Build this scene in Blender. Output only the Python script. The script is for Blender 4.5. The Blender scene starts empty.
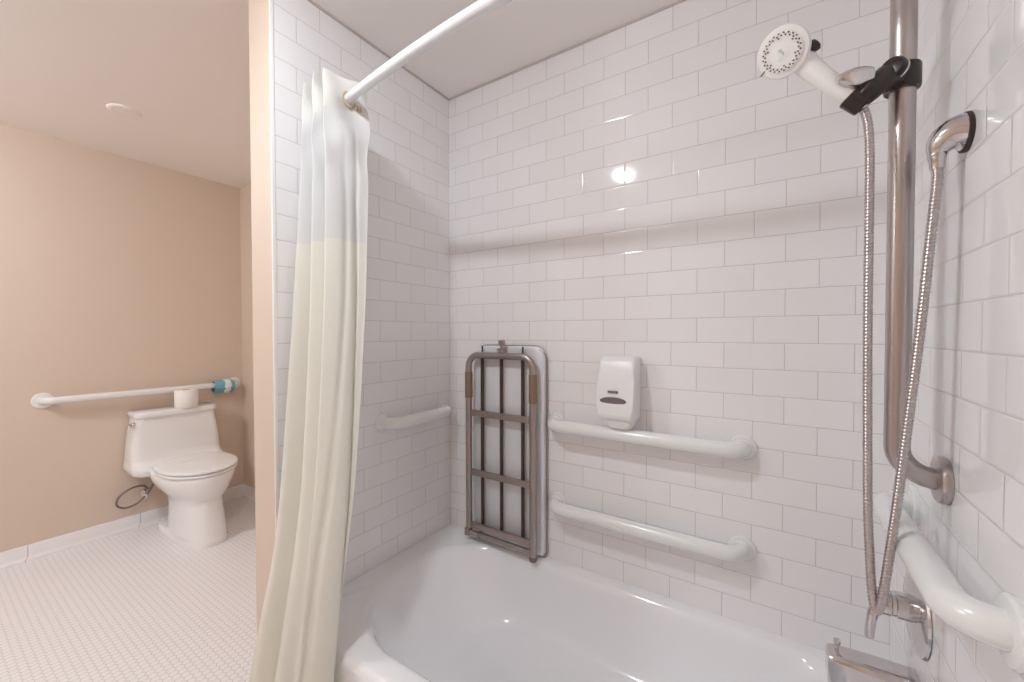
import bpy, bmesh, math, random
from mathutils import Vector, Matrix
PI = math.pi
random.seed(7)
SC = bpy.context.scene
COL = SC.collection

# ------------------------------------------------------------------ place
CEIL = 2.2656          # ceiling height
WR = 1.511             # right tiled wall
WL = -2.042            # wall behind the toilet
PT = 0.131             # thickness of the partition
PE = -0.777            # free end of the partition
YF = -3.0              # wall behind the camera
DECK = 0.3165          # tub rim height
ROW0 = 1.246           # a grout line of the tiling
ROWH = 0.0779
TW = 0.155

# ------------------------------------------------------------------ materials
def new_mat(name):
    m = bpy.data.materials.new(name); m.use_nodes = True
    nt = m.node_tree
    return m, nt, nt.nodes['Principled BSDF'], nt.nodes, nt.links

def simple(name, col, rough=0.5, metal=0.0, coat=0.0, noise=0.0, nscale=40.0, bump=0.0, bscale=60.0, spec=0.5):
    m, nt, b, N, L = new_mat(name)
    b.inputs['Roughness'].default_value = rough
    b.inputs['Metallic'].default_value = metal
    b.inputs['Coat Weight'].default_value = coat
    b.inputs['Coat Roughness'].default_value = 0.06
    b.inputs['Specular IOR Level'].default_value = spec
    tc = N.new('ShaderNodeTexCoord')
    nz = N.new('ShaderNodeTexNoise'); nz.inputs['Scale'].default_value = nscale
    nz.inputs['Detail'].default_value = 3
    L.new(tc.outputs['Object'], nz.inputs['Vector'])
    mx = N.new('ShaderNodeMix'); mx.data_type = 'RGBA'
    L.new(nz.outputs['Fac'], mx.inputs[0])
    c = Vector(col)
    mx.inputs[6].default_value = (*(c*(1-noise)), 1)
    mx.inputs[7].default_value = (*[min(1, v) for v in c*(1+noise)], 1)
    L.new(mx.outputs[2], b.inputs['Base Color'])
    if bump:
        n2 = N.new('ShaderNodeTexNoise'); n2.inputs['Scale'].default_value = bscale
        n2.inputs['Detail'].default_value = 4
        L.new(tc.outputs['Object'], n2.inputs['Vector'])
        bp = N.new('ShaderNodeBump'); bp.inputs['Strength'].default_value = bump
        bp.inputs['Distance'].default_value = 0.002
        L.new(n2.outputs['Fac'], bp.inputs['Height']); L.new(bp.outputs[0], b.inputs['Normal'])
    return m

def brushed(name, col, rough, axis=2):
    """stainless steel with a fine grain along one axis"""
    m, nt, b, N, L = new_mat(name)
    b.inputs['Metallic'].default_value = 1
    b.inputs['Base Color'].default_value = (*col, 1)
    tc = N.new('ShaderNodeTexCoord'); mp = N.new('ShaderNodeMapping')
    s = [260, 260, 260]; s[axis] = 6
    mp.inputs['Scale'].default_value = s
    nz = N.new('ShaderNodeTexNoise'); nz.inputs['Scale'].default_value = 1; nz.inputs['Detail'].default_value = 2
    L.new(tc.outputs['Object'], mp.inputs['Vector']); L.new(mp.outputs[0], nz.inputs['Vector'])
    mr = N.new('ShaderNodeMapRange')
    mr.inputs['To Min'].default_value = rough*0.75; mr.inputs['To Max'].default_value = rough*1.3
    L.new(nz.outputs['Fac'], mr.inputs['Value']); L.new(mr.outputs[0], b.inputs['Roughness'])
    return m

def tile_mat(name, axis, sign, off):
    """3 x 6 inch white wall tile in running bond; u = sign*axis + off"""
    m, nt, b, N, L = new_mat(name)
    tc = N.new('ShaderNodeTexCoord'); sp = N.new('ShaderNodeSeparateXYZ')
    L.new(tc.outputs['Object'], sp.inputs[0])
    mu = N.new('ShaderNodeMath'); mu.operation = 'MULTIPLY_ADD'
    mu.inputs[1].default_value = sign; mu.inputs[2].default_value = off + TW*40
    L.new(sp.outputs[axis], mu.inputs[0])
    mv = N.new('ShaderNodeMath'); mv.operation = 'ADD'; mv.inputs[1].default_value = -ROW0 + ROWH*40
    L.new(sp.outputs[2], mv.inputs[0])
    cb = N.new('ShaderNodeCombineXYZ'); L.new(mu.outputs[0], cb.inputs[0]); L.new(mv.outputs[0], cb.inputs[1])
    def brick(ms, smooth):
        k = N.new('ShaderNodeTexBrick'); k.offset = 0.5; k.offset_frequency = 2; k.squash = 1
        k.inputs['Scale'].default_value = 1
        k.inputs['Brick Width'].default_value = TW; k.inputs['Row Height'].default_value = ROWH
        k.inputs['Mortar Size'].default_value = ms; k.inputs['Mortar Smooth'].default_value = smooth
        k.inputs['Color1'].default_value = (0.845, 0.835, 0.845, 1)
        k.inputs['Color2'].default_value = (0.82, 0.81, 0.82, 1)
        k.inputs['Mortar'].default_value = (0.56, 0.51, 0.49, 1)
        L.new(cb.outputs[0], k.inputs['Vector']); return k
    k1 = brick(0.0010, 0.25)
    L.new(k1.outputs['Color'], b.inputs['Base Color'])
    k2 = brick(0.0042, 1.0)
    inv = N.new('ShaderNodeMath'); inv.operation = 'SUBTRACT'; inv.inputs[0].default_value = 1
    L.new(k2.outputs['Fac'], inv.inputs[1])
    nz = N.new('ShaderNodeTexNoise'); nz.inputs['Scale'].default_value = 9; nz.inputs['Detail'].default_value = 1
    L.new(tc.outputs['Object'], nz.inputs['Vector'])
    ad = N.new('ShaderNodeMath'); ad.operation = 'MULTIPLY_ADD'; ad.inputs[1].default_value = 0.9
    L.new(nz.outputs['Fac'], ad.inputs[0]); L.new(inv.outputs[0], ad.inputs[2])
    bp = N.new('ShaderNodeBump'); bp.inputs['Strength'].default_value = 0.42; bp.inputs['Distance'].default_value = 0.0012
    L.new(ad.outputs[0], bp.inputs['Height']); L.new(bp.outputs[0], b.inputs['Normal'])
    rr = N.new('ShaderNodeMapRange'); rr.inputs['To Min'].default_value = 0.06; rr.inputs['To Max'].default_value = 0.7
    L.new(k1.outputs['Fac'], rr.inputs['Value']); L.new(rr.outputs[0], b.inputs['Roughness'])
    return m

def hex_floor():
    """one inch white hexagon mosaic with grey grout, rows along x"""
    m, nt, b, N, L = new_mat('floor_hex_mosaic')
    tc = N.new('ShaderNodeTexCoord'); sp = N.new('ShaderNodeSeparateXYZ'); L.new(tc.outputs['Object'], sp.inputs[0])
    P = 0.0254; H = P*math.sqrt(3)
    def mth(op, a, c=None, d=None):
        n = N.new('ShaderNodeMath'); n.operation = op
        for i, v in enumerate((a, c, d)):
            if v is None: continue
            if isinstance(v, (int, float)): n.inputs[i].default_value = v
            else: L.new(v, n.inputs[i])
        return n.outputs[0]
    def cell(ox, oy):
        x = mth('SUBTRACT', mth('FLOORED_MODULO', mth('ADD', sp.outputs[0], ox+10*P), P), P/2)
        y = mth('SUBTRACT', mth('FLOORED_MODULO', mth('ADD', sp.outputs[1], oy+100*H), H), H/2)
        ax = mth('ABSOLUTE', x); ay = mth('ABSOLUTE', y)
        return mth('MAXIMUM', ax, mth('ADD', mth('MULTIPLY', ax, 0.5), mth('MULTIPLY', ay, math.sqrt(3)/2)))
    d = mth('MINIMUM', cell(0, 0), cell(P/2, H/2))
    mr = N.new('ShaderNodeMapRange'); mr.inputs['From Min'].default_value = P/2-0.0019; mr.inputs['From Max'].default_value = P/2-0.0008
    L.new(d, mr.inputs['Value'])
    mx = N.new('ShaderNodeMix'); mx.data_type = 'RGBA'; L.new(mr.outputs[0], mx.inputs[0])
    mx.inputs[6].default_value = (0.83, 0.815, 0.83, 1); mx.inputs[7].default_value = (0.62, 0.59, 0.58, 1)
    L.new(mx.outputs[2], b.inputs['Base Color'])
    inv = mth('SUBTRACT', 1, mr.outputs[0])
    bp = N.new('ShaderNodeBump'); bp.inputs['Strength'].default_value = 0.4; bp.inputs['Distance'].default_value = 0.0008
    L.new(inv, bp.inputs['Height']); L.new(bp.outputs[0], b.inputs['Normal'])
    b.inputs['Roughness'].default_value = 0.38
    return m

def base_tile():
    m, nt, b, N, L = new_mat('baseboard_white_tile')
    tc = N.new('ShaderNodeTexCoord'); sp = N.new('ShaderNodeSeparateXYZ'); L.new(tc.outputs['Object'], sp.inputs[0])
    ad = N.new('ShaderNodeMath'); ad.operation = 'ADD'; L.new(sp.outputs[0], ad.inputs[0]); L.new(sp.outputs[1], ad.inputs[1])
    md = N.new('ShaderNodeMath'); md.operation = 'FLOORED_MODULO'; md.inputs[1].default_value = 0.45
    a2 = N.new('ShaderNodeMath'); a2.operation = 'ADD'; a2.inputs[1].default_value = 3.07 + 9
    L.new(ad.outputs[0], a2.inputs[0]); L.new(a2.outputs[0], md.inputs[0])
    lt = N.new('ShaderNodeMath'); lt.operation = 'LESS_THAN'; lt.inputs[1].default_value = 0.004; L.new(md.outputs[0], lt.inputs[0])
    mx = N.new('ShaderNodeMix'); mx.data_type = 'RGBA'; L.new(lt.outputs[0], mx.inputs[0])
    mx.inputs[6].default_value = (0.83, 0.82, 0.83, 1); mx.inputs[7].default_value = (0.55, 0.51, 0.5, 1)
    L.new(mx.outputs[2], b.inputs['Base Color']); b.inputs['Roughness'].default_value = 0.25
    return m

def fabric(name, col, trans, weave=900):
    m, nt, b, N, L = new_mat(name)
    out = N['Material Output']
    b.inputs['Base Color'].default_value = (*col, 1); b.inputs['Roughness'].default_value = 0.85
    tc = N.new('ShaderNodeTexCoord')
    nz = N.new('ShaderNodeTexNoise'); nz.inputs['Scale'].default_value = 30; nz.inputs['Detail'].default_value = 4
    L.new(tc.outputs['Object'], nz.inputs['Vector'])
    bp = N.new('ShaderNodeBump'); bp.inputs['Strength'].default_value = 0.25; bp.inputs['Distance'].default_value = 0.003
    L.new(nz.outputs['Fac'], bp.inputs['Height']); L.new(bp.outputs[0], b.inputs['Normal'])
    tr = N.new('ShaderNodeBsdfTranslucent'); tr.inputs['Color'].default_value = (*col, 1)
    mx = N.new('ShaderNodeMixShader'); mx.inputs[0].default_value = trans
    L.new(b.outputs[0], mx.inputs[1]); L.new(tr.outputs[0], mx.inputs[2]); L.new(mx.outputs[0], out.inputs['Surface'])
    return m

def emit(name, col, s):
    m, nt, b, N, L = new_mat(name)
    b.inputs['Base Color'].default_value = (0.9, 0.9, 0.9, 1)
    b.inputs['Emission Color'].default_value = (*col, 1); b.inputs['Emission Strength'].default_value = s
    return m

BEIGE = (0.665, 0.548, 0.452)
M = dict(
    tile_back=tile_mat('tile_back', 0, 1, -0.0386+TW/2),
    tile_left=tile_mat('tile_left', 1, -1, -0.157+TW/2),
    tile_right=tile_mat('tile_right', 1, -1, -0.598+TW/2),
    beige=simple('beige_paint', BEIGE, 0.55, noise=0.02, nscale=3, bump=0.12, bscale=220),
    ceiling=simple('ceiling_paint', (0.87, 0.835, 0.82), 0.7, noise=0.012, nscale=2, bump=0.08, bscale=200),
    floor=hex_floor(), base=base_tile(),
    edge=simple('tile_edge_white', (0.86, 0.86, 0.85), 0.2),
    enamel=simple('tub_enamel', (0.85, 0.85, 0.87), 0.10, coat=0.5, noise=0.004, nscale=4),
    porcelain=simple('toilet_porcelain', (0.82, 0.82, 0.825), 0.12, coat=0.4),
    seat=simple('toilet_seat_plastic', (0.83, 0.835, 0.835), 0.22),
    bar=simple('bar_white_nylon', (0.78, 0.79, 0.785), 0.22, coat=0.25),
    rodw=simple('rod_white_enamel', (0.80, 0.81, 0.85), 0.25, coat=0.2),
    steel=brushed('brushed_steel', (0.52, 0.475, 0.46), 0.30, 2),
    frame=brushed('bench_frame_metal', (0.42, 0.35, 0.325), 0.36, 2),
    slat=simple('bench_slat_brown', (0.085, 0.045, 0.038), 0.4, metal=0.3),
    grip=simple('bench_grip_brown', (0.26, 0.17, 0.11), 0.5, metal=0.3),
    chrome=simple('chrome', (0.66, 0.635, 0.64), 0.12, metal=1.0),
    hose=simple('hose_metal', (0.52, 0.48, 0.47), 0.30, metal=1.0),
    black=simple('black_plastic', (0.022, 0.012, 0.011), 0.28),
    gasket=simple('dark_gasket', (0.03, 0.018, 0.016), 0.5),
    white=simple('white_plastic', (0.82, 0.815, 0.80), 0.28),
    nozzle=simple('nozzle_brown', (0.12, 0.075, 0.05), 0.5),
    panel=simple('seat_panel_white', (0.76, 0.765, 0.80), 0.35),
    disp=simple('dispenser_white', (0.80, 0.805, 0.81), 0.34),
    lens=simple('dispenser_grey', (0.16, 0.135, 0.15), 0.3),
    emblem=simple('emblem_pale', (0.5, 0.6, 0.6), 0.4),
    mark=simple('lid_mark_grey', (0.50, 0.51, 0.51), 0.6),
    paper=simple('tissue_paper', (0.84, 0.81, 0.78), 0.95, bump=0.3, bscale=120),
    card=simple('cardboard', (0.45, 0.33, 0.22), 0.9),
    blue=simple('blue_wrap', (0.16, 0.40, 0.50), 0.7, noise=0.15, nscale=60, bump=0.5, bscale=90),
    bluew=simple('wrap_white_band', (0.72, 0.80, 0.80), 0.7, bump=0.4, bscale=90),
    c_head=fabric('curtain_header_cream', (0.87, 0.865, 0.835), 0.3),
    c_mesh=fabric('curtain_voile_white', (0.87, 0.872, 0.868), 0.40),
    c_body=fabric('curtain_cream', (0.925, 0.915, 0.86), 0.33),
    ring=simple('curtain_ring_tan', (0.52, 0.42, 0.28), 0.4),
    rubber=simple('bench_foot_rubber', (0.20, 0.16, 0.15), 0.7),
    caulk=simple('caulk_line', (0.55, 0.50, 0.47), 0.6),
    lamp=emit('lamp_diffuser', (0.86, 0.92, 0.98), 400),
    lamp_t=emit('lamp_diffuser_room', (0.86, 0.915, 0.97), 66),
)

# ------------------------------------------------------------------ helpers
ORG = {}
def link(o):
    COL.objects.link(o); return o

def thing(name, label, cat, loc, group=None):
    o = bpy.data.objects.new(name, None); link(o)
    o.location = loc; o.empty_display_size = 0.05
    o['label'] = label; o['category'] = cat
    if group: o['group'] = group
    ORG[o] = Vector(loc)
    return o

def obj(name, bm, mat, parent=None, angle=38, loc=None, recalc=True):
    """mesh verts are given in world metres; they are moved to the thing's base"""
    if recalc: bmesh.ops.recalc_face_normals(bm, faces=bm.faces[:])
    off = ORG[parent] if parent else Vector(loc or (0, 0, 0))
    bmesh.ops.translate(bm, verts=bm.verts[:], vec=-off)
    me = bpy.data.meshes.new(name); bm.to_mesh(me); bm.free()
    for mm in (mat if isinstance(mat, (list, tuple)) else [mat]): me.materials.append(mm)
    for p in me.polygons: p.use_smooth = True
    me.set_sharp_from_angle(angle=math.radians(angle))
    o = bpy.data.objects.new(name, me); link(o)
    if parent: o.parent = parent
    else: o.location = off
    ORG[o] = off
    return o

def tag(o, label, cat, group=None):
    o['label'] = label; o['category'] = cat
    if group: o['group'] = group
    return o

def struct(name, bm, mat, angle=30):
    o = obj(name, bm, mat, None, angle); o['kind'] = 'structure'; return o

def BM(): return bmesh.new()

def box(bm, x0, x1, y0, y1, z0, z1, bev=0.0, seg=2):
    r = bmesh.ops.create_cube(bm, size=1)
    vs = r['verts']
    for v in vs:
        v.co = Vector(((x0+x1)/2+v.co.x*(x1-x0), (y0+y1)/2+v.co.y*(y1-y0), (z0+z1)/2+v.co.z*(z1-z0)))
    if bev:
        es = list({e for v in vs for e in v.link_edges})
        bmesh.ops.bevel(bm, geom=es, offset=bev, segments=seg, affect='EDGES', profile=0.6)
    return bm

def fillet(pts, r, n=8):
    pts = [Vector(p) for p in pts]; out = [pts[0]]
    for i in range(1, len(pts)-1):
        a, b, c = pts[i-1], pts[i], pts[i+1]
        u = (a-b).normalized(); v = (c-b).normalized()
        ang = u.angle(v); d = min(r/math.tan(ang/2), (a-b).length*0.98, (c-b).length*0.98)
        rr = d*math.tan(ang/2)
        ctr = b+(u+v).normalized()*(rr/math.sin(ang/2))
        s = b+u*d-ctr; e = b+v*d-ctr
        th = s.angle(e); ax = s.cross(e).normalized()
        for k in range(n+1):
            out.append(ctr+Matrix.Rotation(th*k/n, 3, ax) @ s)
    out.append(pts[-1]); return out

def tube(bm, pts, r, seg=20, cap=True):
    pts = [Vector(p) for p in pts]; n = len(pts)
    rad = r if isinstance(r, (list, tuple)) else [r]*n
    tan = []
    for i in range(n):
        t = (pts[min(i+1, n-1)]-pts[max(i-1, 0)]); tan.append(t.normalized())
    ref = Vector((0, 0, 1)) if abs(tan[0].z) < 0.9 else Vector((1, 0, 0))
    nrm = tan[0].cross(ref).normalized(); rings = []
    for i in range(n):
        if i:
            q = tan[i-1].rotation_difference(tan[i]); nrm = (q @ nrm).normalized()
        bi = tan[i].cross(nrm)
        rings.append([bm.verts.new(pts[i]+(nrm*math.cos(2*PI*k/seg)+bi*math.sin(2*PI*k/seg))*rad[i]) for k in range(seg)])
    for a, b in zip(rings, rings[1:]):
        for k in range(seg):
            bm.faces.new((a[k], a[(k+1) % seg], b[(k+1) % seg], b[k]))
    if cap:
        bm.faces.new(rings[0][::-1]); bm.faces.new(rings[-1])
    return bm

def lathe(bm, base, axis, prof, seg=32, scale=(1, 1), side=None):
    """prof: (radius, height) along axis from base; scale squashes the two radial directions"""
    base = Vector(base); axis = Vector(axis).normalized()
    a = Vector(side) if side else (Vector((0, 0, 1)) if abs(axis.z) < 0.9 else Vector((1, 0, 0)))
    u = (a-axis*a.dot(axis)).normalized(); v = axis.cross(u); rings = []
    for r, h in prof:
        if r < 1e-6: rings.append([bm.verts.new(base+axis*h)])
        else: rings.append([bm.verts.new(base+axis*h+u*(r*scale[0]*math.cos(2*PI*k/seg))+v*(r*scale[1]*math.sin(2*PI*k/seg))) for k in range(seg)])
    for p, q in zip(rings, rings[1:]):
        for k in range(seg):
            k2 = (k+1) % seg
            if len(p) == 1 and len(q) == 1: continue
            if len(p) == 1: bm.faces.new((p[0], q[k2], q[k]))
            elif len(q) == 1: bm.faces.new((p[k], p[k2], q[0]))
            else: bm.faces.new((p[k], p[k2], q[k2], q[k]))
    if len(rings[0]) > 1: bm.faces.new(rings[0][::-1])
    if len(rings[-1]) > 1: bm.faces.new(rings[-1])
    return bm

def loft(bm, loops, cap0=True, cap1=True):
    rings = [[bm.verts.new(p) for p in lp] for lp in loops]; n = len(rings[0])
    for a, b in zip(rings, rings[1:]):
        for k in range(n):
            bm.faces.new((a[k], a[(k+1) % n], b[(k+1) % n], b[k]))
    if cap0: bm.faces.new(rings[0][::-1])
    if cap1: bm.faces.new(rings[-1])
    return bm

def rrect(x0, x1, y0, y1, r, z, n=8):
    """rounded rectangle loop; r is one radius or four (x1y1, x0y1, x0y0, x1y0)"""
    rs = r if isinstance(r, (list, tuple)) else [r]*4
    out = []
    for (cx, cy, a0), q in zip(((x1, y1, 0), (x0, y1, 90), (x0, y0, 180), (x1, y0, 270)), rs):
        sx = -1 if cx == x1 else 1; sy = -1 if cy == y1 else 1
        for k in range(n+1):
            a = math.radians(a0+90*k/n)
            out.append(Vector((cx+sx*q+q*math.cos(a), cy+sy*q+q*math.sin(a), z)))
    return out

def egg(xb, xf, yc, b, z, n=48, pb=2.0, pf=2.0, split=0.45):
    """egg loop: back at xb, front at xf, half width b at the split; superellipse powers back and front"""
    xm = xb+(xf-xb)*split; out = []
    for k in range(n):
        t = 2*PI*k/n; c, s = math.cos(t), math.sin(t)
        p = pf if c >= 0 else pb
        a = (xf-xm) if c >= 0 else (xm-xb)
        out.append(Vector((xm+a*math.copysign(abs(c)**(2/p), c), yc+b*math.copysign(abs(s)**(2/p), s), z)))
    return out

def prism(bm, prof, along, a0, a1, bev=0.0, seg=3):
    """extrude a closed 2D profile; along='x': profile is (y,z)"""
    def P(p, a):
        return Vector((a, p[0], p[1])) if along == 'x' else Vector((p[0], a, p[1])) if along == 'y' else Vector((p[0], p[1], a))
    v0 = [bm.verts.new(P(p, a0)) for p in prof]; v1 = [bm.verts.new(P(p, a1)) for p in prof]
    n = len(prof); fs = [bm.faces.new(v0[::-1]), bm.faces.new(v1)]
    for k in range(n): bm.faces.new((v0[k], v0[(k+1) % n], v1[(k+1) % n], v1[k]))
    if bev:
        es = [e for f in fs for e in f.edges]
        bmesh.ops.bevel(bm, geom=es, offset=bev, segments=seg, affect='EDGES', profile=0.5)
    return bm

def lerp(a, b, t): return a+(b-a)*t

def catmull(pts, n=12):
    pts = [Vector(p) for p in pts]; P = [pts[0]*2-pts[1]]+pts+[pts[-1]*2-pts[-2]]; out = []
    for i in range(1, len(P)-2):
        a, b, c, d = P[i-1:i+3]
        for k in range(n):
            t = k/n
            out.append(0.5*((2*b)+(c-a)*t+(2*a-5*b+4*c-d)*t*t+(3*b-a-3*c+d)*t**3))
    out.append(pts[-1]); return out

def resample(pts, step):
    L = [0]
    for a, b in zip(pts, pts[1:]): L.append(L[-1]+(b-a).length)
    n = max(2, int(L[-1]/step)); out = []; j = 0
    for i in range(n+1):
        s = L[-1]*i/n
        while j < len(L)-2 and L[j+1] < s: j += 1
        t = (s-L[j])/max(1e-9, L[j+1]-L[j]); out.append(pts[j].lerp(pts[j+1], min(1, max(0, t))))
    return out

# ------------------------------------------------------------------ room shell
struct('floor', box(BM(), WL-0.1, WR+0.1, YF-0.1, 0.1, -0.1, 0), M['floor'])
struct('ceiling', box(BM(), WL-0.1, WR+0.1, YF-0.1, 0.1, CEIL, CEIL+0.1), M['ceiling'])
struct('wall_back', box(BM(), -PT/2, WR+0.1, 0, 0.1, 0, CEIL), M['tile_back'])
struct('wall_back_toilet', box(BM(), WL-0.1, -PT/2, 0, 0.1, 0, CEIL), M['beige'])
struct('wall_left', box(BM(), WL-0.1, WL, YF, 0, 0, CEIL), M['beige'])
bm = box(BM(), -PT, 0, PE, 0, 0, CEIL)
bm.faces.ensure_lookup_table()
for f in bm.faces: f.material_index = 1 if f.normal.x > 0.9 else 0
struct('wall_partition', bm, [M['beige'], M['tile_left']])
struct('trim_1', box(BM(), -0.003, 0.0025, PE-0.0025, PE+0.008, 0, CEIL, 0.001, 1), M['edge'])
struct('wall_right', box(BM(), WR, WR+0.1, -1.0, 0, 0, CEIL), M['tile_right'])
struct('wall_right_painted', box(BM(), WR, WR+0.1, YF, -1.0, 0, CEIL), M['beige'])
struct('wall_front', box(BM(), WL-0.1, WR+0.1, YF-0.1, YF, 0, CEIL), M['beige'])
def base_prof(s):
    return [(0, 0), (s*0.020, 0), (s*0.020, 0.012), (s*0.012, 0.020), (s*0.010, 0.026), (s*0.010, 0.078), (s*0.007, 0.084), (0, 0.084)]
struct('baseboard_left', prism(BM(), [(WL+a, b) for a, b in base_prof(1)], 'y', YF, 0), M['base'])
struct('baseboard_back', prism(BM(), [(a, b) for a, b in base_prof(-1)], 'x', WL+0.02, -PT), M['base'])
struct('trim_2', box(BM(), 0, WR, -0.004, 0, CEIL-0.007, CEIL, 0.001, 1), M['caulk'])
struct('trim_3', box(BM(), 0, 0.004, PE, -0.004, CEIL-0.007, CEIL, 0.001, 1), M['caulk'])

# ------------------------------------------------------------------ bathtub
def CR(a, b): return [a, b, b, a]   # right end, then the rounder lounging end
def tub():
    bm = BM(); Y0, Y1, X0, X1 = -0.742, -0.001, 0.001, WR-0.001
    L = []
    def outer(i, z): L.append(rrect(X0, X1, Y0+i, Y1, 0.004, z, 8))
    outer(0.012, 0.0); outer(0.012, 0.06); outer(0.010, 0.20); outer(0.003, 0.255); outer(0.0, 0.275); outer(0.0, 0.290)
    for k in range(1, 6):
        a = math.radians(90*k/5); outer(0.026*(1-math.cos(a)), 0.290+(DECK-0.290)*math.sin(a))
    # inner lip: x0 end, x1 end, front, back insets, depth below the rim, corner radius
    def inner(l, r, f, b, z, rad): L.append(rrect(X0+l, X1-r, Y0+f, Y1-b, rad, z, 8))
    inner(0.075, 0.085, 0.062, 0.032, DECK, CR(0.09, 0.29))
    inner(0.082, 0.092, 0.070, 0.038, DECK-0.0015, CR(0.10, 0.285))
    inner(0.094, 0.102, 0.079, 0.046, DECK-0.008, CR(0.11, 0.28))
    inner(0.108, 0.109, 0.086, 0.053, DECK-0.022, CR(0.115, 0.27))
    inner(0.130, 0.115, 0.092, 0.059, DECK-0.055, CR(0.12, 0.26))
    inner(0.175, 0.123, 0.100, 0.067, DECK-0.115, CR(0.13, 0.25))
    inner(0.225, 0.132, 0.109, 0.077, DECK-0.175, CR(0.14, 0.23))
    inner(0.262, 0.145, 0.122, 0.090, DECK-0.215, CR(0.14, 0.20))
    inner(0.300, 0.170, 0.145, 0.112, DECK-0.240, CR(0.13, 0.16))
    inner(0.350, 0.215, 0.180, 0.145, DECK-0.250, 0.11)
    inner(0.45, 0.30, 0.27, 0.22, DECK-0.253, 0.06)
    loft(bm, L)
    return bm
t = thing('bathtub', 'white enamelled alcove bathtub under the tiled walls', 'bathtub', (0.755, -0.37, 0))
obj('tub_basin', tub(), M['enamel'], t, 35)
obj('drain', lathe(BM(), (1.23, -0.37, DECK-0.253), (0, 0, 1), [(0.032, 0), (0.032, 0.003), (0.026, 0.005), (0.012, 0.002), (0, 0.002)]), M['chrome'], t)

# ------------------------------------------------------------------ grab bars
def flange(bm, p, n, r=0.040, k=1.0):
    lathe(bm, p, n, [(r*0.98, 0), (r, 0.003*k), (r, 0.007*k), (r*0.93, 0.0105*k), (r*0.72, 0.012*k), (0, 0.012*k)], 36)
def grab_bar(label, p1, p2, n, so=0.06, r=0.0235, bend=0.045, mat='bar', fl=0.040, group='white grab bars', name='grab_bar', seam=True, thick=1.0):
    n = Vector(n); p1, p2 = Vector(p1)-n*0.0008, Vector(p2)-n*0.0008
    t = thing(name, label, 'grab bar', (p1+p2)/2, group)
    obj('bar', tube(BM(), fillet([p1+n*0.012, p1+n*so, p2+n*so, p2+n*0.012], bend, 10), r, 28), M[mat], t)
    for p in (p1, p2):
        bm = BM(); flange(bm, p, n, fl, thick); fo = obj('flange', bm, M[mat], t)
        if seam:
            obj('collar', lathe(BM(), p+n*0.012, n, [(r*1.14, 0), (r*1.14, 0.004), (r*1.02, 0.007), (r*0.9, 0.007)], 28), M[mat], fo)
    return t
grab_bar('white grab bar on the back wall just below the soap dispenser', (0.548, 0, 0.853), (1.178, 0, 0.853), (0, -1, 0), fl=0.037)
grab_bar('white grab bar low on the back wall, just above the tub rim', (0.556, 0, 0.546), (1.178, 0, 0.546), (0, -1, 0), fl=0.037)
grab_bar('short white grab bar on the left tiled wall beside the curtain', (0, -0.383, 0.857), (0, -0.056, 0.857), (1, 0, 0), so=0.058, fl=0.036)
grab_bar('thick white grab bar on the right wall under the steel pole', (WR, -0.642, 0.826), (WR, -0.200, 0.826), (-1, 0, 0), so=0.052, r=0.0245, bend=0.051, fl=0.044, seam=False)
grab_bar('long white grab bar on the beige wall above the toilet tank', (WL, -0.972, 0.840), (WL, -0.058, 0.840), (1, 0, 0), so=0.058, r=0.019, fl=0.042)
grab_bar('vertical brushed steel pole on the right wall carrying the shower slider', (WR, -0.388, 2.06), (WR, -0.388, 0.937), (-1, 0, 0),
         so=0.066, r=0.0185, bend=0.055, mat='steel', fl=0.041, group=None, name='steel_pole', seam=False, thick=1.35)

# ------------------------------------------------------------------ hand shower and fittings
t = thing('shower_slider', 'black slider bracket clamped round the steel pole, holding the shower head', 'shower bracket', (1.445, -0.388, 1.658))
PX, PY, PZ = 1.445, -0.388, 1.658
HP = Vector((1.376, -0.432, 1.618))          # centre of the cradle that grips the handle
HD = Vector((1.266, -0.455, 1.737))          # centre of the head
AX = (HD-HP).normalized()
bm = BM(); lathe(bm, (PX, PY, PZ-0.021), (0, 0, 1), [(0.0186, 0), (0.0245, 0), (0.0258, 0.003), (0.0258, 0.039), (0.0245, 0.042), (0.0186, 0.042)], 32)
obj('clamp', bm, M['black'], t)
bm = BM(); tube(bm, [(PX-0.012, PY-0.016, PZ), (PX-0.030, PY-0.030, PZ-0.003), (HP.x+0.016, HP.y-0.004, HP.z+0.012), (HP.x+0.004, HP.y, HP.z)], [0.0200, 0.0205, 0.0195, 0.016], 20)
obj('arm', bm, M['black'], t)
kd = Vector((-0.55, -0.83, 0.1)).normalized()
kb = Vector((PX-0.010, PY-0.022, PZ+0.006))
bm = BM(); lathe(bm, kb, kd, [(0.0175, 0), (0.019, 0.004), (0.019, 0.018), (0.0165, 0.023), (0.006, 0.0255), (0, 0.0255)], 28)
kn = obj('knob', bm, M['black'], t)
bm = BM(); lathe(bm, kb, kd, [(0.0192, 0.006), (0.0200, 0.007), (0.0200, 0.009), (0.0192, 0.010)], 28)
obj('trim_ring', bm, M['chrome'], kn)
bm = BM(); lathe(bm, HP-AX*0.016, AX, [(0.0150, 0), (0.0172, 0.002), (0.0190, 0.030), (0.0180, 0.032), (0.012, 0.032)], 28)
obj('cradle', bm, M['black'], t)
lb = Vector((1.388, -0.440, 1.655)); le = Vector((1.350, -0.456, 1.655))
bm = BM(); lathe(bm, lb, (le-lb), [(0.006, -0.010), (0.0165, -0.006), (0.0190, 0.006), (0.0182, 0.020), (0.0145, 0.033), (0.0085, 0.043), (0, 0.046)], 24, scale=(0.95, 0.8))
obj('release_lever', bm, M['chrome'], t)

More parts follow.
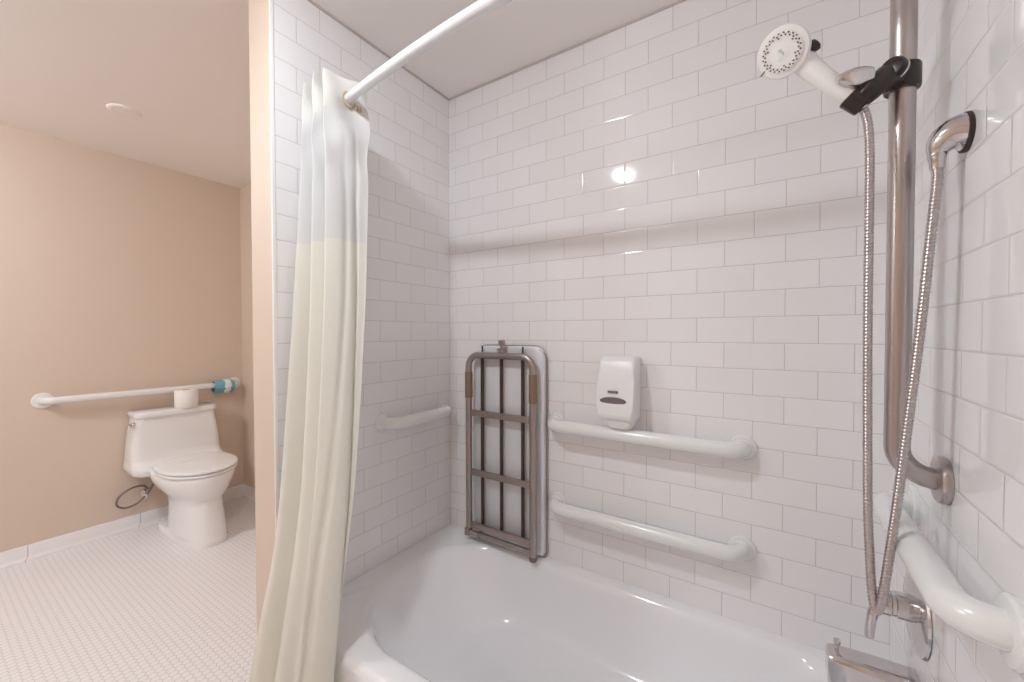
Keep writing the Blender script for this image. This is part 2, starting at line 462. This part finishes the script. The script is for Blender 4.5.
t = thing('hand_shower', 'white hand shower head with a ring of brown spray nozzles, in the black slider', 'shower head', HP)
FN = Vector((-0.30, -0.84, -0.45)).normalized()   # the way the spray face looks
FC = HD+FN*0.012
bm = BM(); lathe(bm, FC, -FN, [(0.034, -0.0015), (0.0425, 0.0), (0.0445, 0.004), (0.0440, 0.010), (0.038, 0.020), (0.026, 0.029), (0.012, 0.034), (0, 0.035)], 40)
obj('head', bm, M['white'], t)
bm = BM(); lathe(bm, FC, FN, [(0.0345, 0.0005), (0.0340, 0.0035), (0.024, 0.0045), (0.0205, 0.0035), (0.012, 0.006), (0, 0.0068)], 40)
sf = obj('spray_face', bm, M['white'], t)
fu = (Vector((0, 0, 1))-FN*FN.z).normalized(); fv = FN.cross(fu)
bm = BM()
for ring, n, off in ((0.0312, 24, 0), (0.0275, 24, 0.13), (0.0238, 12, 0.05)):
    for k in range(n):
        if ring < 0.025 and k % 2: continue
        a = 2*PI*k/n+off
        lathe(bm, FC+(fu*math.cos(a)+fv*math.sin(a))*ring+FN*0.002, FN, [(0.00145, 0), (0.00135, 0.0036), (0, 0.0038)], 8)
obj('nozzle_ring', bm, M['nozzle'], sf)
bm = BM(); 
for dx, dy, s in ((0, 0.002, 0.0042), (-0.003, -0.0025, 0.003), (0.0032, 0.004, 0.0022)):
    lathe(bm, FC+fv*dx+fu*dy+FN*0.0055, FN, [(s, 0), (s, 0.0016), (0, 0.0017)], 10, scale=(1, 0.45))
obj('emblem', bm, M['emblem'], sf)
pts = catmull([HD-FN*0.012+AX*(-0.006), HD-AX*0.035-FN*0.016, HD-AX*0.065-FN*0.010, HP+AX*0.04-FN*0.002, HP, HP-AX*0.012], 6)
rr = [lerp(0.0235, 0.0125, min(1, (i/(len(pts)*0.80))**1.1)) for i in range(len(pts))]
obj('handle', tube(BM(), pts, rr, 24), M['white'], t)
tb = HD+Vector((0.047, 0.008, 0.000))
bm = BM(); lathe(bm, tb-Vector((0, 0, 0.012)), Vector((-0.12, 0, 1)), [(0.004, 0), (0.0105, 0.002), (0.0115, 0.008), (0.0085, 0.015), (0.004, 0.021), (0, 0.023)], 16, scale=(0.9, 0.7))
tube(bm, [tb-Vector((0.004, 0, 0.006)), tb+Vector((-0.022, 0.0, -0.014))], [0.006, 0.008], 12)
obj('pause_lever', bm, M['black'], t)
bm = BM(); a = 2.15
box(bm, -0.0015, 0.0015, -0.0055, 0.0055, -0.001, 0.001)
bmesh.ops.transform(bm, matrix=Matrix.Translation(FC+fv*0.037-fu*0.021+FN*0.0005) @ Matrix((fv, (fu*-0.55+fv*0.83).normalized(), FN)).transposed().to_4x4(), verts=bm.verts[:])
obj('setting_mark', bm, M['gasket'], t)

# wall elbow
EB = Vector((WR, -0.455, 1.518))
t = thing('hose_elbow', 'chrome wall elbow at the right that feeds the metal shower hose', 'shower fitting', EB)
bm = BM(); lathe(bm, EB, (-1, 0, 0), [(0.030, 0), (0.031, 0.001), (0.031, 0.006), (0.029, 0.007), (0.0, 0.007)], 36)
obj('gasket', bm, M['gasket'], t)
L = []; piv = EB+Vector((-0.006, 0, -0.0295))
for k in range(15):
    q = k/14; th = math.radians(86)*q; r = lerp(0.0295, 0.0108, q**1.25); eps = lerp(0.0, 0.018, q)
    d = Vector((-math.sin(th), 0, math.cos(th))); c = piv+d*(eps+r)
    L.append([c+d*(r*math.cos(2*PI*m/36))+Vector((0, 1, 0))*(r*math.sin(2*PI*m/36)) for m in range(36)])
out = c.copy()
bm = BM(); loft(bm, L); obj('elbow', bm, M['chrome'], t, 50)
bm = BM(); lathe(bm, out+Vector((0, 0, 0.006)), (0, 0, -1), [(0.0085, 0), (0.0112, 0.001), (0.0118, 0.006), (0.0112, 0.012), (0.0095, 0.014), (0.0085, 0.030), (0.006, 0.030)], 24)
obj('coupling', bm, M['chrome'], t)

# hose
h0 = HP-AX*0.013
ho = [out+Vector((0, 0, -0.018)), (1.4755, -0.459, 1.44), (1.4690, -0.459, 1.35), (1.4625, -0.458, 1.25), (1.4550, -0.458, 1.15), (1.4465, -0.458, 1.05), (1.4350, -0.457, 0.91), (1.4250, -0.456, 0.80),
      (1.4185, -0.454, 0.735), (1.4140, -0.452, 0.708), (1.4095, -0.450, 0.706), (1.4055, -0.447, 0.735), (1.4025, -0.444, 0.79), (1.3990, -0.442, 0.88), (1.3970, -0.440, 1.02), (1.3955, -0.438, 1.20), (1.3955, -0.436, 1.38),
      (1.3955, -0.434, 1.50), (1.394, -0.433, 1.555), (1.3905, -0.4325, 1.585), h0]
pts = resample(catmull(ho, 14), 0.00155)
R = 0.0072
rr = [R if i % 4 in (1, 2) else R*0.86 for i in range(len(pts))]
t = thing('shower_hose', 'ribbed metal shower hose hanging in a long loop from the hand shower', 'shower hose', (1.40, -0.46, 0.71))
obj('hose_tube', tube(BM(), pts, rr, 14), M['hose'], t, 80)
bm = BM(); lathe(bm, h0+AX*0.004, -AX, [(0.0092, 0), (0.0094, 0.002), (0.0092, 0.006), (0.0078, 0.009), (0.006, 0.009)], 20)
obj('end_nut', bm, M['chrome'], t)

# mixing valve
VC = Vector((WR, -0.245, 0.622))
t = thing('shower_valve', 'round chrome mixing valve with a lever handle on the right wall', 'faucet', VC)
bm = BM(); lathe(bm, VC, (-1, 0, 0), [(0.086, 0), (0.088, 0.002), (0.086, 0.006), (0.070, 0.011), (0.040, 0.0155), (0.024, 0.017), (0.0, 0.017)], 56)
obj('escutcheon', bm, M['chrome'], t)
bm = BM(); lathe(bm, VC+Vector((-0.014, 0, 0)), (-1, 0, 0), [(0.027, 0), (0.027, 0.022), (0.0245, 0.024), (0.0245, 0.030), (0.0265, 0.032), (0.026, 0.050), (0.022, 0.058), (0.010, 0.061), (0, 0.061)], 36)
hb = obj('hub', bm, M['chrome'], t)
hx = VC+Vector((-0.066, 0, 0))
bm = BM(); tube(bm, catmull([hx+Vector((0.002, 0, -0.010)), hx+Vector((-0.006, -0.002, -0.030)), hx+Vector((-0.010, -0.004, -0.055)), hx+Vector((-0.012, -0.005, -0.078)), hx+Vector((-0.012, -0.005, -0.086))], 5),
                     [0.0095]*8+[0.0088]*6+[0.0085]*4+[0.0075, 0.0055, 0.003], 16)
obj('lever', bm, M['chrome'], hb)

# tub spout
SP = Vector((WR, -0.245, 0.450))
t = thing('tub_spout', 'chrome bathtub spout with a small pull knob over the tub rim', 'faucet', SP)
L = []
for d, zt, zb, hw, rd in ((-0.001, 0.036, -0.030, 0.033, 0.020), (0.012, 0.036, -0.030, 0.033, 0.020), (0.04, 0.036, -0.029, 0.032, 0.018), (0.08, 0.035, -0.030, 0.031, 0.016), (0.115, 0.033, -0.033, 0.030, 0.014), (0.138, 0.031, -0.036, 0.029, 0.012), (0.147, 0.028, -0.036, 0.027, 0.010), (0.150, 0.022, -0.034, 0.024, 0.009)):
    lp = rrect(-hw, hw, zb, zt, rd, 0, 6)
    L.append([Vector((WR-d, SP.y+p.x, SP.z+p.y)) for p in lp])
bm = BM(); loft(bm, L); obj('spout_body', bm, M['chrome'], t)
bm = BM(); lathe(bm, (WR-0.132, SP.y, SP.z+0.029), (0, 0, 1), [(0.0032, 0), (0.0030, 0.014), (0.0058, 0.017), (0.0070, 0.022), (0.0066, 0.027), (0.004, 0.0285), (0, 0.0285)], 20)
obj('diverter_knob', bm, M['chrome'], t)

# ------------------------------------------------------------------ soap dispenser
t = thing('soap_dispenser', 'white wall soap dispenser with a dark oval window above the upper grab bar', 'soap dispenser', (0.806, 0, 0.90))
prof = [(-0.001, 0.905), (-0.001, 1.118), (-0.045, 1.121), (-0.066, 1.116), (-0.078, 1.100), (-0.086, 1.060), (-0.092, 1.010), (-0.098, 0.965), (-0.102, 0.930), (-0.100, 0.912), (-0.090, 0.905)]
obj('cover', prism(BM(), prof, 'x', 0.749, 0.873, 0.012, 4), M['disp'], t, 50)
bm = BM(); loft(bm, [rrect(0.776, 0.868, -0.092, -0.004, 0.012, 0.908, 5), rrect(0.778, 0.864, -0.090, -0.006, 0.014, 0.892, 5), rrect(0.786, 0.856, -0.084, -0.012, 0.016, 0.8795, 5)])
obj('nozzle_housing', bm, M['disp'], t)
fn = Vector((0, -1, -0.12)).normalized()
bm = BM(); lathe(bm, (0.806, -0.0945, 0.972), fn, [(0.0455, 0), (0.0455, 0.0025), (0.043, 0.0042), (0, 0.0055)], 40, scale=(0.30, 1.0))
obj('window_oval', bm, M['lens'], t)
bm = BM(); box(bm, 0.788, 0.822, -0.0985, -0.091, 0.9985, 1.0065, 0.0025, 2)
obj('slot', bm, M['lens'], t)

# ------------------------------------------------------------------ folded shower bench
t = thing('folding_bench', 'folded bath bench with brown metal frame and white seat panel, against the back wall', 'shower seat', (0.32, -0.04, DECK))
FY = -0.066; XL, XR = 0.166, 0.482; ZT, ZB = 1.107, 0.352
bm = BM()
L = []
for y, ins in ((-0.010, 0.004), (-0.012, 0.0), (-0.030, 0.0), (-0.034, 0.004)):
    lp = rrect(0.168+ins, 0.509-ins, 0.328+ins, 1.146-ins, (0.055, 0.055, 0.012, 0.012), 0, 8)
    L.append([Vector((p.x, y, p.y)) for p in lp])
loft(bm, L); sp_ = obj('seat_panel', bm, M['panel'], t)
bm = BM()
lp = rrect(0.1675, 0.5095, 0.3275, 1.1465, (0.0555, 0.0555, 0.0125, 0.0125), 0, 8)
tube(bm, [Vector((p.x, -0.0105, p.y)) for p in lp]+[Vector((lp[0].x, -0.0105, lp[0].y))], 0.0042, 8, False)
obj('panel_edging', bm, M['frame'], sp_)
obj('frame_tube', tube(BM(), fillet([(XL, FY, 0.348), (XL, FY, ZT), (XR, FY, ZT), (XR, FY, 0.336)], 0.050, 10), 0.0138, 20), M['frame'], t)
for x in (XL, XR):
    bm = BM(); z0 = 0.925 if x == XL else 0.928
    lathe(bm, (x, FY, z0), (0, 0, 1), [(0.013, 0), (0.0155, 0.001), (0.0162, 0.005), (0.0162, 0.107), (0.0155, 0.111), (0.013, 0.112)], 20)
    obj('grip_sleeve', bm, M['grip'], t)
for x, top in ((0.229, 1.147), (0.326, None), (0.428, 1.145)):
    bm = BM(); box(bm, x-0.0053, x+0.0053, -0.060, -0.046, 0.37, 1.10, 0.003, 2)
    if top: tube(bm, [(x, -0.053, 1.09), (x, -0.053, top)], 0.0038, 10)
    obj('slat', bm, M['slat'], t)
for z in (0.863, 0.611, 0.385):
    bm = BM(); box(bm, XL, XR, -0.071, -0.060, z-0.013, z+0.013, 0.002, 2)
    obj('crossbar', bm, M['frame'], t)
bm = BM(); tube(bm, [(XL-0.004, FY-0.004, 0.352), (XR, FY-0.004, 0.352)], 0.0115, 16)
box(bm, XL-0.013, XL+0.012, FY-0.017, FY+0.012, 0.338, 0.372, 0.003, 2)
box(bm, XL+0.052, XL+0.060, FY-0.018, FY+0.008, 0.340, 0.364, 0.002, 2)
obj('bottom_rail', bm, M['frame'], t)
bm = BM(); lathe(bm, (XR, FY, 0.3175), (0, 0, 1), [(0.010, 0), (0.0135, 0.002), (0.0150, 0.010), (0.0150, 0.020), (0.013, 0.023)], 20)
obj('foot', bm, M['rubber'], t)
bm = BM(); tube(bm, catmull([(0.322, FY, 1.096), (0.322, FY-0.004, 1.115), (0.328, FY, 1.128), (0.333, FY+0.004, 1.140), (0.333, FY+0.004, 1.150)], 5), 0.0062, 12)
box(bm, 0.322, 0.346, FY-0.006, FY+0.014, 1.148, 1.172, 0.004, 2)
box(bm, 0.317, 0.341, FY-0.008, FY+0.006, 1.128, 1.138, 0.003, 2)
obj('latch', bm, M['frame'], t)

# ------------------------------------------------------------------ shower rod and curtain
RZ = 1.915
RE = [(0.0, -0.598), (0.136, -0.6255), (0.403, -0.659), (0.612, -0.675), (0.755, -0.679), (0.90, -0.675), (1.11, -0.659), (1.375, -0.6255), (WR, -0.598)]
rod_pts = resample(catmull([(x, y, RZ) for x, y in RE], 8), 0.03)
t = thing('shower_rod', 'bowed white shower curtain rod crossing the top of the tub', 'curtain rod', (0.755, -0.64, RZ))
obj('rod', tube(BM(), rod_pts, 0.0140, 24), M['rodw'], t)
for x, n in ((0, 1), (WR, -1)):
    bm = BM(); lathe(bm, (x, -0.598, RZ), (n, 0, 0), [(0.034, 0), (0.034, 0.006), (0.030, 0.012), (0.019, 0.018), (0.014, 0.019)], 28)
    obj('flange', bm, M['rodw'], t)

KEY = [  # z, xa, xb, ya, yb, amp
    (1.992, 0.028, 0.1761, -0.6282, -0.637, 0.07),
    (1.87, 0.028, 0.1753, -0.6338, -0.637, 0.07),
    (1.6, 0.028, 0.1978, -0.6502, -0.648, 0.066),
    (1.3, 0.028, 0.2121, -0.6729, -0.66, 0.062),
    (1.0, 0.028, 0.2368, -0.6999, -0.69, 0.058),
    (0.75, 0.028, 0.2631, -0.7234, -0.725, 0.053),
    (0.55, 0.026, 0.2834, -0.7499, -0.765, 0.048),
    (0.42, 0.0144, 0.2859, -0.779, -0.779, 0.042),
    (0.33, -0.0088, 0.2836, -0.79, -0.788, 0.037),
    (0.15, -0.0578, 0.2617, -0.8, -0.795, 0.036),
    (0.03, -0.0868, 0.248, -0.805, -0.8, 0.036),
]
def key(z):
    a = [key0(z+d*0.02) for d in range(-4, 5)]
    return [sum(q)/9 for q in zip(*a)]
def key0(z):
    for a, b in zip(KEY, KEY[1:]):
        if z >= b[0]:
            t_ = (z-a[0])/(b[0]-a[0]); t_ = max(0, min(1, t_))
            return [lerp(p, q, t_) for p, q in zip(a[1:], b[1:])]
    return KEY[-1][1:]
NP = 2.5
def cloth_pt(s, z):
    xa, xb, ya, yb, amp = key(z)
    low = max(0, min(1, (1.9-z)/1.6))
    ph = 2*PI*NP*s-0.5*PI+0.35*math.sin(2*PI*s)*math.sin(2.1*z+0.5)*low
    sn = math.sin(ph); tri = math.asin(max(-1, min(1, sn*0.995)))*2/PI
    w = lerp(0.85*tri+0.15*sn, sn, low)
    env = 1-low*(0.42*(0.5+0.5*math.sin(8.5*s+1.3*z+3.6)))
    fine = low*(0.0026*math.sin(41*s+3*math.sin(1.7*z))+0.0022*math.sin(67*s+2.2*z)+0.0014*math.sin(23*s-5*z))
    x = lerp(xa, xb, s)+0.016*low*math.sin(ph*2+1.1+z)*(0.4+0.6*s)
    for s0, dr, wd, dp in ((0.945, 0.012, 0.011, 0.016), (0.868, -0.020, 0.012, 0.008), (0.70, 0.02, 0.014, 0.010)):   # narrow valleys
        g = math.exp(-((s-s0-dr*math.sin(2.4*z+1))/wd)**2)*dp*max(0, min(1, (1.85-z)/0.5))
        x -= 0.8*g; fine += 0.6*g
    hw = max(0, min(1, (z-1.55)/0.3))*0.0042          # crumpled top
    x += hw*(math.sin(47*s+23*z)+0.8*math.sin(19*s-41*z+1.0))
    return Vector((x, lerp(ya, yb, s)+amp*env*w+fine+0.5*hw*math.sin(33*s+31*z), z))
def cloth(z1, z0, nz, ns=420):
    bm = BM(); g = []
    for j in range(nz+1):
        row = []
        for i in range(ns+1):
            s = i/ns
            top = z1-(0.016+0.010*s*s+0.007*math.sin(11*s+0.4)+0.004*math.sin(29*s) if z1 > 1.95 else 0)
            row.append(bm.verts.new(cloth_pt(s, lerp(top, z0, j/nz))))
        g.append(row)
    for j in range(nz):
        for i in range(ns): bm.faces.new((g[j][i], g[j][i+1], g[j+1][i+1], g[j+1][i]))
    return bm
t = thing('shower_curtain', 'cream shower curtain with a sheer white band, drawn to the left of the tub', 'shower curtain', (0.10, -0.70, 0.03))
for nm, z1, z0, nz, mt, lb in (('header', 1.992, 1.865, 16, 'c_head', None), ('voile_panel', 1.865, 1.475, 24, 'c_mesh', 'sheer white panel'), ('cloth', 1.475, 0.03, 72, 'c_body', None)):
    o = obj(nm, cloth(z1, z0, nz), M[mt], t, 180, recalc=False)
    sd = o.modifiers.new('thick', 'SOLIDIFY'); sd.thickness = 0.0012; sd.offset = 0; sd.use_rim = False
    if lb: o['label'] = lb
    if nm == 'header':
        rx = 0.160; ry = -0.6285; rd = Vector((0.993, -0.118, 0)).normalized()
        bm = BM(); cc = Vector((rx, ry, RZ-0.004)); e1 = Vector((0, 0, 1)); e2 = rd.cross(e1)
        ln = [cc+(e1*math.cos(2*PI*k/28)+e2*math.sin(2*PI*k/28))*0.0215 for k in range(29)]
        tube(bm, ln, 0.0038, 10, False)
        obj('ring', bm, M['ring'], t)
        bm = BM(); box(bm, 0.166, 0.171, -0.605, -0.572, RZ-0.030, RZ-0.014, 0.002, 2)
        obj('ring_strap', bm, M['ring'], t)

# ------------------------------------------------------------------ toilet
TY = -0.434
TF = -1.865
t = thing('toilet', 'white one-piece toilet with a closed lid against the beige wall', 'toilet', (-1.75, TY, 0))
bm = BM()
L = [egg(-1.985, -1.378, TY+0.004, 0.118, 0.0, pb=3.5, pf=2.6),
     egg(-1.985, -1.376, TY+0.004, 0.119, 0.022, pb=3.5, pf=2.6),
     egg(-1.980, -1.380, TY+0.004, 0.114, 0.034, pb=3.5, pf=2.6),
     egg(-1.865, -1.385, TY+0.004, 0.113, 0.042, pb=2.8, pf=2.6),
     egg(-1.850, -1.390, TY+0.004, 0.110, 0.060, pb=2.8, pf=2.6),
     egg(-1.845, -1.402, TY+0.004, 0.104, 0.150, pb=2.8, pf=2.6),
     egg(-1.850, -1.412, TY+0.003, 0.102, 0.210, pb=2.8, pf=2.4),
     egg(-1.870, -1.420, TY+0.004, 0.112, 0.250, pb=2.6, pf=2.3),
     egg(-1.890, -1.378, TY, 0.140, 0.290, pb=2.5, pf=2.1),
     egg(-1.900, -1.370, TY, 0.164, 0.325, pb=2.5, pf=2.05),
     egg(-1.905, -1.355, TY, 0.178, 0.355, pb=2.5, pf=2.0),
     egg(-1.905, -1.350, TY, 0.183, 0.380, pb=2.5, pf=2.0),
     egg(-1.905, -1.352, TY, 0.182, 0.398, pb=2.5, pf=2.0),
     egg(-1.900, -1.360, TY, 0.176, 0.404, pb=2.5, pf=2.0)]
loft(bm, L)
obj('bowl', bm, M['porcelain'], t, 50)
# tank: wide at the foot, its shelf runs forward to the bowl
def tk(z, hw, xf, r):
    return rrect(-2.024, xf, TY-hw+0.008, TY+hw-0.006, (r, 0.02, 0.02, r), z, 8)
bm = BM(); loft(bm, [tk(0.352, 0.205, -1.84, 0.06), tk(0.358, 0.222, -1.815, 0.07), tk(0.372, 0.234, -1.795, 0.075), tk(0.392, 0.239, -1.785, 0.075), tk(0.408, 0.239, -1.787, 0.074), tk(0.418, 0.237, -1.80, 0.07),
                     tk(0.428, 0.235, -1.828, 0.06), tk(0.445, 0.234, -1.848, 0.05), tk(0.48, 0.232, -1.858, 0.045), tk(0.54, 0.228, -1.862, 0.042), tk(0.62, 0.217, -1.866, 0.040), tk(0.66, 0.210, -1.868, 0.040), tk(0.695, 0.205, -1.869, 0.040)])
obj('tank', bm, M['porcelain'], t, 50)
bm = BM(); loft(bm, [rrect(-2.026, -1.862, TY-0.202, TY+0.205, (0.042, 0.02, 0.02, 0.042), 0.696, 8), rrect(-2.028, -1.857, TY-0.207, TY+0.210, (0.045, 0.02, 0.02, 0.045), 0.701, 8),
                     rrect(-2.028, -1.857, TY-0.207, TY+0.210, (0.045, 0.02, 0.02, 0.045), 0.722, 8), rrect(-2.026, -1.862, TY-0.203, TY+0.206, (0.042, 0.02, 0.02, 0.042), 0.728, 8), rrect(-2.018, -1.872, TY-0.20, TY+0.20, (0.04, 0.02, 0.02, 0.04), 0.731, 8)])
obj('tank_lid', bm, M['porcelain'], t, 50)
def pad(z0, z1, b, xb, xf, dome=0.0):
    bm = BM()
    L = [egg(xb+0.004, xf-0.004, TY, b-0.004, z0, pb=2.9, split=0.5), egg(xb, xf, TY, b, z0+0.004, pb=2.9, split=0.5), egg(xb, xf, TY, b, z1-0.005, pb=2.9, split=0.5), egg(xb+0.004, xf-0.004, TY, b-0.004, z1-0.0012, pb=2.9, split=0.5)]
    for q in (0.014, 0.05, 0.10):
        L.append(egg(xb+q, xf-q, TY, b-q, z1+dome*(q/0.1), pb=2.9, split=0.5))
    loft(bm, L); return bm
obj('seat_ring', pad(0.4075, 0.420, 0.183, -1.815, -1.350), M['seat'], t, 50)
lid = obj('seat_lid', pad(0.4265, 0.443, 0.185, -1.822, -1.347, 0.004), M['seat'], t, 50)
bm = BM()
for k in range(6):
    y0 = TY-0.075+k*0.026
    box(bm, -1.642+0.0*k, -1.632, y0, y0+0.019, 0.4458, 0.4476)
obj('lid_print', bm, M['mark'], lid)
for s in (-1, 1):
    bm = BM(); lathe(bm, (-1.822, TY+s*0.075-0.022, 0.432), (0, 1, 0), [(0.009, 0), (0.0105, 0.002), (0.0105, 0.042), (0.009, 0.044)], 16)
    obj('hinge', bm, M['seat'], t)
bm = BM(); lathe(bm, (-1.905, TY-0.2005, 0.664), (0, -1, 0), [(0.010, 0), (0.010, 0.010), (0.008, 0.013), (0.005, 0.014), (0.005, 0.022), (0.0, 0.022)], 16)
tube(bm, [(-1.905, TY-0.220, 0.664), (-1.885, TY-0.223, 0.662), (-1.850, TY-0.223, 0.656)], [0.007, 0.0062, 0.0075], 12)
obj('flush_lever', bm, M['chrome'], t)

# water supply behind the toilet
VY, VZ = -0.560, 0.205
t = thing('water_supply', 'grey looped water supply hose with shut-off valve left of the toilet base', 'water pipe', (WL, VY, VZ))
bm = BM(); lathe(bm, (WL, VY, VZ), (1, 0, 0), [(0.024, 0), (0.023, 0.005), (0.012, 0.010), (0.0085, 0.012), (0.0085, 0.05), (0, 0.05)], 24)
obj('valve_body', bm, M['chrome'], t)
bm = BM(); lathe(bm, (WL+0.045, VY, VZ), (0.55, -0.35, -0.15), [(0.006, 0), (0.006, 0.016), (0.016, 0.018), (0.017, 0.027), (0.008, 0.030), (0, 0.030)], 16, scale=(1, 0.62))
obj('valve_handle', bm, M['chrome'], t)
bm = BM(); lathe(bm, (WL+0.040, VY+0.0, VZ+0.004), (0, 0.2, 1), [(0.0085, 0), (0.0085, 0.012), (0.0065, 0.016), (0.0065, 0.026)], 12)
obj('valve_nut', bm, M['hose'], t)
lp = [(WL+0.040, VY+0.005, VZ+0.028), (WL+0.044, VY-0.020, VZ+0.058), (WL+0.050, VY-0.075, VZ+0.060), (WL+0.056, VY-0.130, VZ+0.028), (WL+0.060, VY-0.142, VZ-0.018), (WL+0.062, VY-0.105, VZ-0.046), (WL+0.064, VY-0.050, VZ-0.034),
      (WL+0.066, VY-0.005, VZ+0.010), (WL+0.070, VY+0.022, VZ+0.060), (WL+0.075, VY+0.034, VZ+0.100), (WL+0.080, VY+0.036, VZ+0.126)]
obj('supply_hose', tube(BM(), resample(catmull(lp, 10), 0.006), 0.0058, 12), simple('braided_hose_grey', (0.20, 0.165, 0.16), 0.45, metal=0.4), t)
bm = BM(); lathe(bm, (WL+0.080, VY+0.036, VZ+0.098), (0, 0, 1), [(0.009, 0), (0.0115, 0.003), (0.0115, 0.022), (0.009, 0.025), (0.007, 0.032), (0.006, 0.032)], 10)
obj('coupling_nut', bm, M['white'], t)

# paper roll on the tank, blue wrap on the bar
RX, RY = -1.898, -0.386
t = thing('toilet_paper_roll', 'white toilet paper roll standing on the toilet tank lid', 'toilet paper', (RX, RY, 0.731))
bm = BM(); lathe(bm, (RX, RY, 0.7312), (0, 0, 1), [(0.020, 0.002), (0.057, 0.0), (0.0605, 0.003), (0.061, 0.05), (0.0605, 0.107), (0.057, 0.110), (0.023, 0.110), (0.021, 0.107), (0.020, 0.004)], 40)
obj('paper', bm, M['paper'], t, 60)
bm = BM(); lathe(bm, (RX, RY, 0.7325), (0, 0, 1), [(0.0205, 0), (0.0205, 0.109), (0.0185, 0.109), (0.0185, 0)], 28)
obj('core', bm, M['card'], t)
BZ = 0.840; BX = WL+0.058
t = thing('blue_wrapped_cloth', 'blue cloth wrapped round the right end of the bar above the toilet', 'cloth', (BX, -0.15, BZ))
def wrap(y0, y1, r0, seedv, n=28):
    bm = BM(); rnd = random.Random(seedv); prof = []
    k = 8; wob = [rnd.uniform(-0.002, 0.003) for _ in range(n)]
    rings = []
    for j in range(k+1):
        y = lerp(y0, y1, j/k); ring = []
        for i in range(n):
            a = 2*PI*i/n; r = r0+wob[i]+0.0015*math.sin(5*a+j*1.3)
            if j in (0, k): r -= 0.004
            sag = 0.020 if math.sin(a) < -0.2 else 0
            ring.append(Vector((BX+r*math.cos(a), y+0.003*math.sin(3*a+j), BZ+r*math.sin(a)-sag*abs(math.sin(a)))))
        rings.append(ring)
    loft(bm, rings, False, False); return bm
obj('cloth_wrap', wrap(-0.205, -0.085, 0.034, 3), M['blue'], t, 60)
bb = obj('white_band', wrap(-0.148, -0.108, 0.0375, 5), M['bluew'], t, 60); bb['label'] = 'white band'

# ------------------------------------------------------------------ ceiling fittings
t = thing('ceiling_cover_plate', 'small round white cover plate in the ceiling above the toilet area', 'ceiling plate', (-1.36, -0.78, CEIL))
bm = BM(); lathe(bm, (-1.36, -0.78, CEIL), (0, 0, -1), [(0.062, 0), (0.062, 0.0035), (0.058, 0.006), (0.048, 0.0065), (0.0475, 0.005), (0.046, 0.005), (0.0455, 0.0065), (0, 0.007)], 40)
obj('plate', bm, M['ceiling'], t)
def ceiling_light(x, y, label, r, mat, drop):
    t = thing('ceiling_light', label, 'ceiling light', (x, y, CEIL), None)
    bm = BM(); lathe(bm, (x, y, CEIL), (0, 0, -1), [(r, 0), (r+0.028, 0), (r+0.026, 0.004), (r+0.004, 0.010), (r, 0.006)], 40)
    obj('trim_rim', bm, M['white'], t)
    bm = BM(); lathe(bm, (x, y, CEIL), (0, 0, -1), [(r, 0.0), (r*0.995, drop*0.3), (r*0.92, drop*0.6), (r*0.7, drop*0.85), (r*0.35, drop*0.97), (0, drop)], 40)
    obj('diffuser', bm, M[mat], t)
ceiling_light(0.402, -1.272, 'round recessed ceiling light in front of the tub', 0.052, 'lamp', 0.032)
ceiling_light(-1.15, -2.05, 'domed ceiling light over the floor in front of the toilet', 0.16, 'lamp_t', 0.155)

# ------------------------------------------------------------------ camera
yaw, pit, rol, f = 0.5795, 0.0185, -0.0013, 402.74
fw = Vector((-math.sin(yaw)*math.cos(pit), math.cos(yaw)*math.cos(pit), -math.sin(pit)))
rt = Vector((math.cos(yaw), math.sin(yaw), 0)); up = rt.cross(fw)
r2 = rt*math.cos(rol)+up*math.sin(rol); u2 = -rt*math.sin(rol)+up*math.cos(rol)
cam = bpy.data.cameras.new('camera'); co = bpy.data.objects.new('camera', cam); link(co)
co.matrix_world = Matrix.Translation((1.2568, -1.3963, 1.1973)) @ Matrix((r2, u2, -fw)).transposed().to_4x4()
cam.sensor_width = 36; cam.lens = f/1024*36; cam.clip_start = 0.01
SC.camera = co

# ------------------------------------------------------------------ world and view
w = bpy.data.worlds.new('world'); SC.world = w; w.use_nodes = True
w.node_tree.nodes['Background'].inputs[0].default_value = (0.8, 0.85, 1, 1)
w.node_tree.nodes['Background'].inputs[1].default_value = 0.1
SC.view_settings.view_transform = 'Standard'; SC.view_settings.look = 'None'
SC.view_settings.gamma = 1; SC.view_settings.use_curve_mapping = False
SC.view_settings.exposure = 0.1
SC.cycles.max_bounces = 14; SC.cycles.diffuse_bounces = 8; SC.cycles.glossy_bounces = 5
SC.cycles.caustics_reflective = False; SC.cycles.caustics_refractive = False
SC.cycles.sample_clamp_indirect = 6
